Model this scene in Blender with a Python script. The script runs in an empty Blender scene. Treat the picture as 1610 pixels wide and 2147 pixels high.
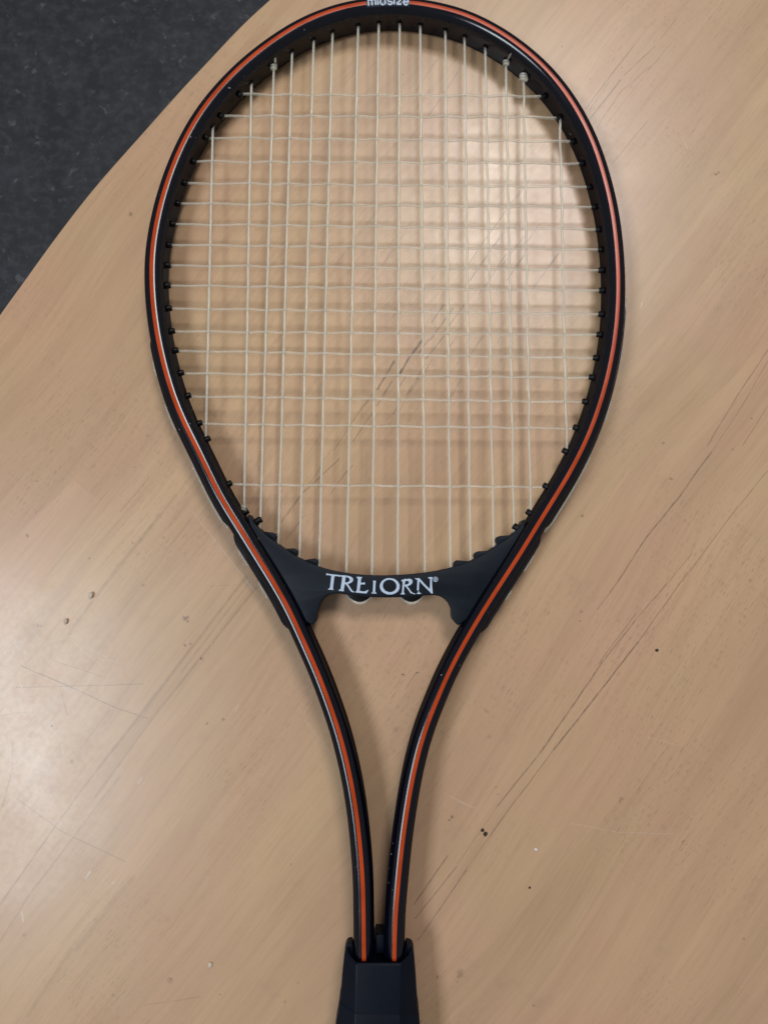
import bpy, bmesh, math, random
import numpy as np
from mathutils import Vector
from mathutils.geometry import tessellate_polygon

random.seed(7)
sc = bpy.context.scene
COL = sc.collection
R = math.radians
MM = 0.001

# ------------------------------------------------------------------ camera
CAM_H = 0.4126
PITCH = R(4.9)
FPX = 1600.0                       # focal length in photo pixels (photo is 1610 x 2147)
cd = bpy.data.cameras.new('camera')
cam = bpy.data.objects.new('camera', cd)
COL.objects.link(cam)
cam.location = (0, 0, CAM_H)
cam.rotation_euler = (PITCH, 0, 0)
cd.sensor_fit = 'VERTICAL'
cd.sensor_height = 24.0
cd.sensor_width = 24.0
cd.lens = FPX / 2147.0 * 24.0
cd.clip_start = 0.01
cd.clip_end = 50
sc.camera = cam

# ------------------------------------------------------------------ room light
w = bpy.data.worlds.new('World')
sc.world = w
w.use_nodes = True
bg = w.node_tree.nodes['Background']
bg.inputs[0].default_value = (0.95, 0.97, 1.0, 1)
bg.inputs[1].default_value = 0.215


def ceiling_lamp(loc, size, power, color=(0.955, 0.975, 1.0)):
    ld = bpy.data.lights.new('ceiling_lamp', 'AREA')
    ld.shape = 'RECTANGLE'
    ld.size, ld.size_y = size
    ld.energy = power
    ld.color = color
    o = bpy.data.objects.new('ceiling_lamp', ld)
    o.location = loc
    COL.objects.link(o)                # an area lamp points straight down by default
    return o


ceiling_lamp((0.42, 1.20, 1.95), (0.58, 0.62), 24, (1.0, 0.975, 0.95))
ceiling_lamp((-1.18, -0.48, 1.95), (0.60, 0.90), 27.5, (0.83, 0.92, 1.0))

sc.view_settings.view_transform = 'Standard'
sc.view_settings.look = 'None'
sc.view_settings.exposure = 0.0
sc.view_settings.gamma = 1.0

# ------------------------------------------------------------------ where things stand
CP, SP = math.cos(PITCH), math.sin(PITCH)


def ray(px, py):
    x = (px - 805.0) / FPX
    y = (1073.5 - py) / FPX
    return Vector((x, y * CP + SP, y * SP - CP))


def zmid(Y):
    """height of the racket's middle plane over the table: the head lies down, the grip is thicker"""
    return 0.0100 + (0.285 - Y) * 0.0092


def on_table(px, py, z=0.0):
    d = ray(px, py)
    t = (z - CAM_H) / d.z
    return Vector((d.x * t, d.y * t, z))


def on_racket(px, py, dz=0.0):
    z = 0.014
    for _ in range(6):
        p = on_table(px, py, z)
        z = zmid(p.y) + dz
    return on_table(px, py, z)


# ------------------------------------------------------------------ materials
class NT:
    def __init__(self, name):
        self.m = bpy.data.materials.new(name)
        self.m.use_nodes = True
        self.t = self.m.node_tree
        self.b = self.t.nodes['Principled BSDF']

    def n(self, kind, **kw):
        nd = self.t.nodes.new('ShaderNode' + kind)
        for k, v in kw.items():
            setattr(nd, k, v)
        return nd

    def l(self, a, b):
        self.t.links.new(a, b)

    def put(self, sock, v):
        if isinstance(v, bpy.types.NodeSocket):
            self.l(v, sock)
        else:
            sock.default_value = v

    def math(self, op, a, b=None, c=None, clamp=False):
        nd = self.n('Math', operation=op, use_clamp=clamp)
        for i, v in enumerate((a, b, c)):
            if v is not None:
                self.put(nd.inputs[i], v)
        return nd.outputs[0]

    def vmath(self, op, a, b=None, scale=None):
        nd = self.n('VectorMath', operation=op)
        self.put(nd.inputs[0], a)
        if b is not None:
            self.put(nd.inputs[1], b)
        if scale is not None:
            self.put(nd.inputs[3], scale)
        return nd.outputs['Value'] if op in ('DOT_PRODUCT', 'DISTANCE', 'LENGTH') else nd.outputs[0]

    def noise(self, vec, scale, detail=3, rough=0.5, out=0):
        nd = self.n('TexNoise')
        self.put(nd.inputs['Vector'], vec)
        nd.inputs['Scale'].default_value = scale
        nd.inputs['Detail'].default_value = detail
        nd.inputs['Roughness'].default_value = rough
        return nd.outputs[out]

    def rng(self, v, a, b, c=0.0, d=1.0, smooth=False):
        nd = self.n('MapRange')
        nd.interpolation_type = 'SMOOTHSTEP' if smooth else 'LINEAR'
        self.put(nd.inputs[0], v)
        for i, x in enumerate((a, b, c, d)):
            self.put(nd.inputs[i + 1], x)
        return nd.outputs[0]

    def mix(self, f, a, b, mode='MIX'):
        nd = self.n('Mix', data_type='RGBA', blend_type=mode)
        self.put(nd.inputs[0], f)
        for s, v in ((nd.inputs[6], a), (nd.inputs[7], b)):
            if isinstance(v, tuple) and len(v) == 3:
                v = (*v, 1)
            self.put(s, v)
        return nd.outputs[2]

    def set(self, **kw):
        for k, v in kw.items():
            s = self.b.inputs[k.replace('_', ' ')]
            if isinstance(v, tuple) and len(v) == 3 and s.type == 'RGBA':
                v = (*v, 1)
            self.put(s, v)
        return self

    def bump(self, h, strength, dist):
        nd = self.n('Bump')
        nd.inputs['Strength'].default_value = strength
        nd.inputs['Distance'].default_value = dist
        self.l(h, nd.inputs['Height'])
        self.l(nd.outputs[0], self.b.inputs['Normal'])

    def obj_co(self):
        return self.n('TexCoord').outputs['Object']


def speckled(name, col, rough, chip=None, chip_thr=0.80, rough_var=0.08, bump=0.0, coat=0.0, spec=0.5, fine=900, gloss_cap=None):
    """a plain coat of paint or plastic with uneven gloss and, if asked, small worn chips"""
    k = NT(name)
    co = k.obj_co()
    n1 = k.noise(co, 60, 4, 0.6)
    n2 = k.noise(co, fine, 2, 0.5)
    c = k.mix(k.rng(n1, 0.3, 0.7), tuple(x * 0.85 for x in col), tuple(min(1, x * 1.15) for x in col))
    if chip:
        m = k.rng(k.noise(co, 420, 2, 0.4), chip_thr, chip_thr + 0.02)
        m = k.math('MULTIPLY', m, k.rng(k.noise(co, 25, 2), 0.50, 0.60))
        c = k.mix(m, c, chip)
    k.set(Base_Color=c, Roughness=k.rng(n1, 0.3, 0.7, rough - rough_var, rough + rough_var))
    k.b.inputs['Specular IOR Level'].default_value = spec
    k.b.inputs['Coat Weight'].default_value = coat
    k.b.inputs['Coat Roughness'].default_value = 0.08
    if bump:
        k.bump(n2, bump, 0.0002)
    if gloss_cap:
        # the mirror share is capped, so reflections do not build up towards the edges
        df, gl, mx = k.n('BsdfDiffuse'), k.n('BsdfGlossy'), k.n('MixShader')
        k.l(c, df.inputs['Color'])
        k.l(k.rng(n1, 0.3, 0.7, rough - rough_var, rough + rough_var), gl.inputs['Roughness'])
        gl.inputs['Color'].default_value = (1, 1, 1, 1)
        fr = k.n('Fresnel')
        fr.inputs['IOR'].default_value = 1.48
        k.l(k.math('MINIMUM', fr.outputs[0], gloss_cap), mx.inputs[0])
        k.l(df.outputs[0], mx.inputs[1])
        k.l(gl.outputs[0], mx.inputs[2])
        k.l(mx.outputs[0], k.t.nodes['Material Output'].inputs['Surface'])
    return k.m


M_FRAME = speckled('glossy_black_paint', (0.002, 0.0025, 0.007), 0.15, chip=(0.45, 0.45, 0.45), chip_thr=0.75, rough_var=0.03, gloss_cap=0.040)
M_STRIPE = speckled('orange_paint', (0.47, 0.055, 0.009), 0.24, spec=0.28, chip=(0.03, 0.01, 0.01), chip_thr=0.77, rough_var=0.05)
M_LABEL = speckled('navy_print', (0.010, 0.014, 0.03), 0.3)
M_YOKE = speckled('matt_black_plastic', (0.004, 0.0075, 0.0135), 0.48, bump=0.2, spec=0.20, fine=1500)
M_GROM = speckled('black_grommet_plastic', (0.0025, 0.0025, 0.003), 0.40, spec=0.2)
M_STRIP = speckled('black_strip_plastic', (0.004, 0.005, 0.010), 0.22, gloss_cap=0.05)
M_GRIP = speckled('dark_grip_wrap', (0.0022, 0.0045, 0.011), 0.52, bump=0.3, fine=1100, spec=0.16)
M_COLLAR = speckled('black_rubber_collar', (0.0022, 0.0045, 0.011), 0.48, bump=0.12, fine=1300, spec=0.15)


def print_material():
    k = NT('pale_blue_print')
    co = k.obj_co()
    wear = k.rng(k.noise(co, 700, 4, 0.65), 0.62, 0.70)
    c = k.mix(k.math('MULTIPLY', wear, 0.8), (0.50, 0.60, 0.74), (0.06, 0.08, 0.11))
    k.set(Base_Color=c, Roughness=0.45)
    return k.m


M_PRINT = print_material()


def string_material(name, trans, alpha):
    k = NT(name)
    co = k.obj_co()
    n = k.noise(co, 90, 3)
    k.set(Base_Color=k.mix(n, (0.90, 0.89, 0.78), (0.96, 0.95, 0.87)), Roughness=0.20)
    k.b.inputs['Transmission Weight'].default_value = trans
    k.b.inputs['IOR'].default_value = 1.42
    k.b.inputs['Alpha'].default_value = alpha
    return k.m


M_STRING = string_material('clear_nylon', 0.60, 0.74)
M_CROSS = string_material('clearer_nylon', 0.72, 0.62)


# ------------------------------------------------------------------ object helpers
def link(o, parent=None):
    COL.objects.link(o)
    if parent is not None:
        o.parent = parent
    return o


def mesh_obj(name, verts, faces, mat, parent=None, origin=Vector((0, 0, 0)), smooth=True, angle=40):
    me = bpy.data.meshes.new(name)
    me.from_pydata([tuple(Vector(v) - origin) for v in verts], [], faces)
    me.materials.append(mat)
    fix_normals(me)
    if smooth:
        me.shade_smooth()
        me.set_sharp_from_angle(angle=R(angle))
    return link(bpy.data.objects.new(name, me), parent)


def fix_normals(me):
    bm = bmesh.new()
    bm.from_mesh(me)
    bmesh.ops.recalc_face_normals(bm, faces=bm.faces)
    bm.to_mesh(me)
    bm.free()


def empty(name, loc, label, cat):
    o = bpy.data.objects.new(name, None)
    o.empty_display_size = 0.02
    o.location = loc
    o['label'] = label
    o['category'] = cat
    return link(o)


def tube(pts, r, seg=8, caps=True):
    """verts, faces of a round tube along pts (radius r, or one radius for each point)"""
    pts = [Vector(p) for p in pts]
    n = len(pts)
    rr = r if hasattr(r, '__len__') else [r] * n
    V, F = [], []
    up = Vector((0, 0, 1))
    for i, p in enumerate(pts):
        t = (pts[min(i + 1, n - 1)] - pts[max(i - 1, 0)]).normalized()
        if abs(t.dot(up)) > 0.95:
            up = Vector((1, 0, 0)) if abs(t.x) < 0.9 else Vector((0, 1, 0))
        s = t.cross(up).normalized()
        u = s.cross(t).normalized()
        for k in range(seg):
            a = 2 * math.pi * k / seg
            V.append(p + (s * math.cos(a) + u * math.sin(a)) * rr[i])
    for i in range(n - 1):
        for k in range(seg):
            a, b = i * seg + k, i * seg + (k + 1) % seg
            F.append((a, b, b + seg, a + seg))
    if caps:
        F.append(tuple(range(seg))[::-1])
        F.append(tuple((n - 1) * seg + k for k in range(seg)))
    return V, F


def prism(top, height, bevel=0.0004, name='part', mat=None, parent=None, origin=Vector((0, 0, 0))):
    """a solid whose top outline is given (3D points); it reaches down by height; its upper edge is rounded"""
    P = [Vector(p) - origin for p in top]
    n = len(P)
    area = sum(P[i].x * P[(i + 1) % n].y - P[(i + 1) % n].x * P[i].y for i in range(n))
    if area < 0:
        P.reverse()
    # inward direction at each corner
    inn = []
    for i in range(n):
        a, b, c = P[i - 1], P[i], P[(i + 1) % n]
        d1, d2 = (b - a).xy, (c - b).xy
        d1 = d1.normalized() if d1.length > 1e-9 else Vector((1, 0))
        d2 = d2.normalized() if d2.length > 1e-9 else d1
        m = Vector((-d1.y - d2.y, d1.x + d2.x))
        m = m.normalized() if m.length > 1e-6 else Vector((-d1.y, d1.x))
        inn.append(Vector((m.x, m.y, 0)))
    rings = []
    steps = [(1 - math.sin(R(a)), 1 - math.cos(R(a))) for a in (90, 60, 30, 0)] if bevel else [(0, 0)]
    for ix, dz in steps:
        rings.append([P[i] + inn[i] * bevel * (1 - math.cos(math.asin(min(1, 1 - ix)))) * 1.0 - Vector((0, 0, bevel * ix)) if bevel else P[i] for i in range(n)])
    rings.append([P[i] - Vector((0, 0, height)) for i in range(n)])
    V = [p for r in rings for p in r]
    F = []
    for q in range(len(rings) - 1):
        for j in range(n):
            a, b = q * n + j, q * n + (j + 1) % n
            F.append((a, a + n, b + n, b))
    tri = tessellate_polygon([rings[0]])
    for t in tri:
        F.append(tuple(t))
    last = (len(rings) - 1) * n
    for t in tri:
        F.append(tuple(last + q for q in t)[::-1])
    return mesh_obj(name, V, F, mat, parent, Vector((0, 0, 0)), angle=50)


def smooth_line(P, step, sigma):
    """resample an open line at an even step and smooth it along its length"""
    P = np.array([tuple(p) for p in P], float)
    s = np.concatenate([[0], np.cumsum(np.linalg.norm(np.diff(P, axis=0), axis=1))])
    n = int(s[-1] / step) + 1
    t = np.linspace(0, s[-1], n)
    # Catmull-Rom through the points first, so that smoothing has little left to do
    out = []
    for x in t:
        i = min(max(np.searchsorted(s, x) - 1, 0), len(P) - 2)
        h = s[i + 1] - s[i]
        u = (x - s[i]) / h
        p0, p1, p2, p3 = P[max(i - 1, 0)], P[i], P[i + 1], P[min(i + 2, len(P) - 1)]
        m1 = (p2 - p0) / max(s[min(i + 1, len(P) - 1)] - s[max(i - 1, 0)], 1e-9) * h
        m2 = (p3 - p1) / max(s[min(i + 2, len(P) - 1)] - s[i], 1e-9) * h
        out.append((2*u**3-3*u**2+1)*p1 + (u**3-2*u**2+u)*m1 + (-2*u**3+3*u**2)*p2 + (u**3-u**2)*m2)
    Q = np.array(out)
    k = int(3 * sigma / step)
    ker = np.exp(-0.5 * (np.arange(-k, k + 1) * step / sigma) ** 2)
    ker /= ker.sum()
    pad = np.vstack([2 * Q[0] - Q[k:0:-1], Q, 2 * Q[-1] - Q[-2:-k - 2:-1]])
    return np.stack([np.convolve(pad[:, j], ker, 'valid') for j in range(Q.shape[1])], 1)


# ------------------------------------------------------------------ floor
def floor_material():
    k = NT('marbled_dark_linoleum')
    co = k.obj_co()
    warp = k.vmath('ADD', co, k.vmath('SCALE', k.noise(co, 30, 3, 0.6, out=1), scale=0.020))
    st = k.vmath('MULTIPLY', warp, (1.0, 1.15, 1.0))
    a = k.noise(st, 17, 3, 0.55)
    b = k.noise(st, 62, 3, 0.6)
    f = k.noise(k.vmath('ADD', warp, (3.1, 1.7, 0)), 70, 2, 0.5)
    c = k.mix(k.rng(a, 0.36, 0.66), (0.0175, 0.0195, 0.0245), (0.031, 0.033, 0.040))
    c = k.mix(k.rng(b, 0.46, 0.66, 0, 0.55), c, (0.056, 0.060, 0.069))
    c = k.mix(k.rng(b, 0.44, 0.30, 0, 0.6), c, (0.017, 0.020, 0.027))
    c = k.mix(k.rng(f, 0.64, 0.74, 0, 0.42), c, (0.15, 0.155, 0.17))
    k.set(Base_Color=c, Roughness=0.55)
    k.bump(b, 0.05, 0.001)
    return k.m


FZ = -0.72
floor = mesh_obj('floor', [(-4, -4, FZ), (4, -4, FZ), (4, 4, FZ), (-4, 4, FZ)], [(0, 1, 2, 3)], floor_material(), smooth=False)
floor['kind'] = 'structure'
floor['label'] = 'dark blue grey marbled linoleum floor below the table'

# ------------------------------------------------------------------ table
TORG = Vector((0, 0, 0))


def seg_group():
    """distance to the segment A-B, turned into a mark of half width W"""
    g = bpy.data.node_groups.new('scratch_mark', 'ShaderNodeTree')
    it = g.interface
    for nm, tp in (('Acc', 'NodeSocketFloat'), ('P', 'NodeSocketVector'), ('A', 'NodeSocketVector'), ('D', 'NodeSocketVector'),
                   ('InvL2', 'NodeSocketFloat'), ('W', 'NodeSocketFloat'), ('S', 'NodeSocketFloat')):
        it.new_socket(nm, in_out='INPUT', socket_type=tp)
    it.new_socket('M', in_out='OUTPUT', socket_type='NodeSocketFloat')
    N, L = g.nodes, g.links
    gi, go = N.new('NodeGroupInput'), N.new('NodeGroupOutput')
    # each mark takes the sum so far as an input, so that the marks are worked out one after another
    cha = N.new('ShaderNodeVectorMath'); cha.operation = 'MULTIPLY_ADD'
    L.new(gi.outputs['Acc'], cha.inputs[0]); cha.inputs[1].default_value = (1e-12, 0, 0); L.new(gi.outputs['P'], cha.inputs[2])
    sub = N.new('ShaderNodeVectorMath'); sub.operation = 'SUBTRACT'
    L.new(cha.outputs[0], sub.inputs[0]); L.new(gi.outputs['A'], sub.inputs[1])
    dot = N.new('ShaderNodeVectorMath'); dot.operation = 'DOT_PRODUCT'
    L.new(sub.outputs[0], dot.inputs[0]); L.new(gi.outputs['D'], dot.inputs[1])
    mu = N.new('ShaderNodeMath'); mu.operation = 'MULTIPLY'; mu.use_clamp = True
    L.new(dot.outputs['Value'], mu.inputs[0]); L.new(gi.outputs['InvL2'], mu.inputs[1])
    scl = N.new('ShaderNodeVectorMath'); scl.operation = 'SCALE'
    L.new(gi.outputs['D'], scl.inputs[0]); L.new(mu.outputs[0], scl.inputs[3])
    dst = N.new('ShaderNodeVectorMath'); dst.operation = 'DISTANCE'
    L.new(sub.outputs[0], dst.inputs[0]); L.new(scl.outputs[0], dst.inputs[1])
    mr = N.new('ShaderNodeMapRange')
    L.new(dst.outputs['Value'], mr.inputs[0])
    L.new(gi.outputs['W'], mr.inputs[1]); mr.inputs[2].default_value = 0.0
    mr.inputs[3].default_value = 0.0; L.new(gi.outputs['S'], mr.inputs[4])
    mx = N.new('ShaderNodeMath'); mx.operation = 'MAXIMUM'
    L.new(mr.outputs[0], mx.inputs[0]); L.new(gi.outputs['Acc'], mx.inputs[1])
    L.new(mx.outputs[0], go.inputs[0])
    return g


SEG = seg_group()
# dark scores along the grain: two ends in photo pixels, width in mm, strength
DARK = [
    # through the strings
    (1097, 390, 976, 561, .7, .55), (1112, 372, 1060, 452, .6, .5), (1046, 500, 985, 588, .8, .6),
    (1062, 532, 1004, 618, .7, .5), (1098, 495, 1050, 560, .6, .5), (1102, 530, 1062, 588, .7, .6),
    (1130, 470, 1092, 524, .6, .5), (1172, 530, 1145, 566, 1.0, .7), (1146, 566, 1112, 612, .7, .45),
    (930, 640, 905, 676, 1.0, .6), (950, 646, 902, 712, .8, .6), (972, 640, 936, 690, .8, .55),
    (886, 712, 861, 746, 1.3, 1.0), (860, 746, 838, 784, 1.3, 1.0), (898, 712, 878, 740, 1.0, .55),
    (930, 705, 893, 752, .8, .6), (958, 705, 930, 744, .7, .5), (1014, 704, 983, 748, .5, .6),
    (826, 758, 792, 816, 1.1, .8), (851, 790, 832, 818, 1.0, .55), (885, 775, 852, 830, .8, .5),
    (905, 755, 884, 790, .7, .45), (784, 822, 756, 860, .8, .55), (822, 800, 790, 850, .9, .5),
    (841, 840, 824, 868, .8, .5), (880, 790, 836, 864, .6, .4), (970, 790, 938, 842, .7, .45),
    (785, 860, 740, 925, .8, .5), (762, 850, 700, 944, .8, .45), (678, 972, 590, 1097, .7, .5),
    (712, 962, 634, 1034, .7, .55), (732, 980, 690, 1040, .6, .4), (628, 1040, 566, 1124, .6, .45),
    (640, 1080, 600, 1130, .8, .4), (740, 975, 718, 1000, .7, .4),
    (860, 470, 800, 560, 1.2, .22), (800, 430, 700, 560, 1.6, .2), (900, 190, 870, 232, 1.2, .2),
    (966, 142, 905, 232, .8, .3), (905, 232, 855, 296, .9, .25), (920, 120, 872, 190, .6, .25),
    # beyond the frame, far side
    (1228, 228, 1330, 92, .7, .55), (1330, 92, 1401, 6, .6, .3), (1236, 230, 1276, 172, .5, .5),
    (1232, 255, 1300, 168, .8, .65), (1306, 160, 1372, 97, .5, .6), (1384, 82, 1440, 10, .5, .4),
    (1250, 268, 1302, 190, .6, .55), (1300, 192, 1382, 124, .5, .4), (1270, 262, 1400, 96, .5, .3),
    (1277, 350, 1357, 253, .5, .45),
    # right of the racket
    (1609, 733, 1545, 830, 0.7, 0.52), (1545, 830, 1482, 935, 0.7, 0.47), (1609, 757, 1546, 866, 0.5, 0.43),
    (1546, 866, 1490, 948, 0.5, 0.39), (1490, 948, 1424, 1040, 0.8, 0.65), (1424, 1040, 1352, 1130, 0.8, 0.65),
    (1352, 1130, 1294, 1220, 0.7, 0.69), (1294, 1220, 1252, 1279, 0.6, 0.56), (1609, 851, 1556, 934, 0.5, 0.52),
    (1609, 986, 1540, 1070, 0.5, 0.52), (1540, 1070, 1430, 1218, 0.5, 0.56), (1450, 1160, 1404, 1216, 0.4, 0.47),
    (1410, 1209, 1332, 1300, 0.6, 0.52), (1332, 1300, 1261, 1390, 0.6, 0.56), (1261, 1390, 1134, 1576, 0.8, 0.69),
    (1134, 1576, 1043, 1690, 0.7, 0.56), (1043, 1690, 958, 1812, 0.5, 0.34),
    (1440, 1200, 1338, 1346, 0.6, 0.56), (1338, 1346, 1161, 1572, 0.8, 0.73), (1161, 1572, 1062, 1703, 0.6, 0.56),
    (1062, 1703, 1026, 1754, 0.6, 0.56), (1026, 1754, 960, 1846, 0.5, 0.39), (1333, 1285, 1254, 1392, 0.5, 0.52),
    (939, 1794, 868, 1896, 0.8, 0.56), (957, 1817, 870, 1926, 0.7, 0.52), (978, 1824, 876, 1972, 0.6, 0.56),
    (872, 1410, 850, 1444, 0.5, 0.43), (876, 1320, 846, 1360, 0.6, 0.34),
    # left of the racket
    (516, 1209, 291, 1504, 1.6, 0.30), (524, 1220, 380, 1410, 1, 0.23), (538, 1231, 318, 1509, 1.4, 0.30),
    (291, 1504, 163, 1668, 1.4, 0.27), (163, 1668, 0, 1897, 1, 0.35), (318, 1509, 200, 1672, 1.2, 0.27),
    (250, 1630, 60, 1880, 0.8, 0.27), (60, 1880, 0, 1975, 0.8, 0.31), (230, 1490, 170, 1570, 1.2, 0.20),
    (44, 1395, 134, 1434, 0.6, 0.58), (134, 1434, 250, 1487, 0.6, 0.58), (250, 1487, 310, 1506, 0.6, 0.47),
    (35, 1441, 140, 1439, 0.5, 0.35), (140, 1439, 302, 1434, 0.5, 0.39), (35, 1673, 128, 1742, 0.5, 0.43),
    (128, 1742, 262, 1806, 0.5, 0.39), (130, 1455, 142, 1500, 0.9, 0.23), (27, 1560, 26, 1620, 0.9, 0.31),
    (24, 1625, 6, 1690, 0.9, 0.35), (110, 1384, 214, 1418, 0.4, 0.35), (205, 1381, 170, 1425, 0.6, 0.27),
    (0, 1500, 60, 1492, 0.5, 0.27), (226, 1378, 242, 1384, 0.5, 0.39), (313, 1001, 254, 1073, 0.6, 0.39),
    (368, 1040, 210, 1240, 2.2, 0.23), (210, 1240, 130, 1350, 2, 0.23), (400, 1090, 250, 1290, 1.6, 0.14),
    (150, 1990, 60, 2130, 2, 0.16), (280, 1840, 160, 1990, 2.4, 0.16),
    (440, 1230, 505, 1225, 0.4, 0.20), (300, 2108, 420, 2090, 0.5, 0.23),
]
# pale scores
PALE = [
    (404, 1073, 470, 1157, .5, .35), (470, 1157, 540, 1246, .5, .45), (1195, 1725, 1290, 1745, .4, .28),
    (1290, 1745, 1410, 1748, .4, .3), (945, 1670, 980, 1688, .5, .45), (958, 1680, 996, 1694, .4, .4),
    (1330, 505, 1322, 520, .4, .5), (1346, 634, 1342, 646, .6, .8),
    (290, 1642, 298, 1630, .8, .6), (180, 1842, 190, 1828, .9, .7), (236, 1852, 242, 1848, .7, .6),
    (46, 1912, 49, 1932, .9, .55), (1430, 288, 1440, 312, .4, .6), (130, 1560, 134, 1580, .6, .5),
    (1358, 1546, 1420, 1562, .4, .3), (40, 1425, 46, 1440, .7, .5), (500, 1478, 492, 1490, .8, .35),
    (190, 1360, 250, 1390, .4, .35), (640, 1510, 700, 1590, .5, .25), (160, 1350, 220, 1402, .4, .35),
]
# round stains and dents: photo px, radius mm, strength (dark), softness
SPOTS = [
    (274, 449, 1.5, .55), (207, 450, .5, .4), (1492, 10, 1.8, .5), (1500, 366, 1.1, .7), (1505, 362, .7, .7),
    (1178, 97, .8, .45), (1237, 167, .5, .6), (1303, 142, .3, .8), (1421, 280, .8, .4), (1528, 170, .5, .4),
    (843, 156, .5, .9), (965, 290, .6, .6), (896, 502, .5, .6), (970, 433, .6, .7), (1016, 703, .5, .9),
    (1070, 826, .6, .6), (1390, 930, 1.0, .5), (1406, 1004, 1.1, .5), (1331, 932, .6, .4), (1575, 878, .6, .6),
    (1536, 942, .7, .6), (1218, 1283, 1.1, .4), (1220, 1081, .9, .6), (1215, 1303, .5, .7), (1172, 1279, .4, .6),
    (1302, 1675, 1.4, .4), (1298, 1680, .9, .45), (1558, 1968, 1.0, .35), (1585, 1705, .4, .8), (1118, 2108, .9, .4),
    (1571, 1217, 1.2, .3), (965, 2040, 2.2, .4), (962, 2046, 1.2, .5), (917, 2048, .8, .8), (914, 2053, .6, .7),
    (947, 1713, .9, .75), (942, 1718, .7, .7), (844, 1414, .7, .95), (846, 1415, .5, .9), (874, 1411, .55, .95),
    (388, 1297, 1.4, .7), (394, 1294, 1.1, .7), (394, 1303, .9, .6), (388, 1352, .9, .65), (400, 1350, .8, .55),
    (422, 1381, .8, .8), (434, 1517, .8, .7), (468, 1508, .9, .6), (109, 1522, .7, .8), (124, 1538, .4, .6),
    (152, 1597, 1.2, .55), (166, 1582, 2.2, .12), (80, 1312, .8, .7), (86, 1313, .6, .6), (147, 1329, .5, .6),
    (358, 2052, .7, .7), (357, 2056, 2.0, .28), (215, 1821, .5, .6), (238, 2085, 1.0, .35), (52, 1960, 1.2, .35),
    (461, 2085, .7, .5), (598, 2100, .9, .35), (625, 2060, .8, .3), (610, 1812, .5, .4), (78, 1010, .8, .5),
    (58, 1123, 1.0, .6), (188, 1170, .6, .6), (283, 981, .8, .4), (344, 1128, .7, .4), (279, 1138, 1.0, .35),
    (300, 1226, .6, .5), (302, 1227, .5, .5), (376, 795, 1.2, .2), (1006, 1748, .4, .4), (672, 1615, .6, .4),
    (622, 1466, .35, .7), (1478, 1600, .5, .3), (1019, 1829, .5, .5), (1330, 810, .6, .35), (1435, 1400, .7, .3),
    (830, 1530, 1.6, .25), (1018, 1490, 1.0, .3), (1040, 1650, .6, .4), (1044, 1664, .6, .35), (1026, 1545, 1.2, .25),
]


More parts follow.
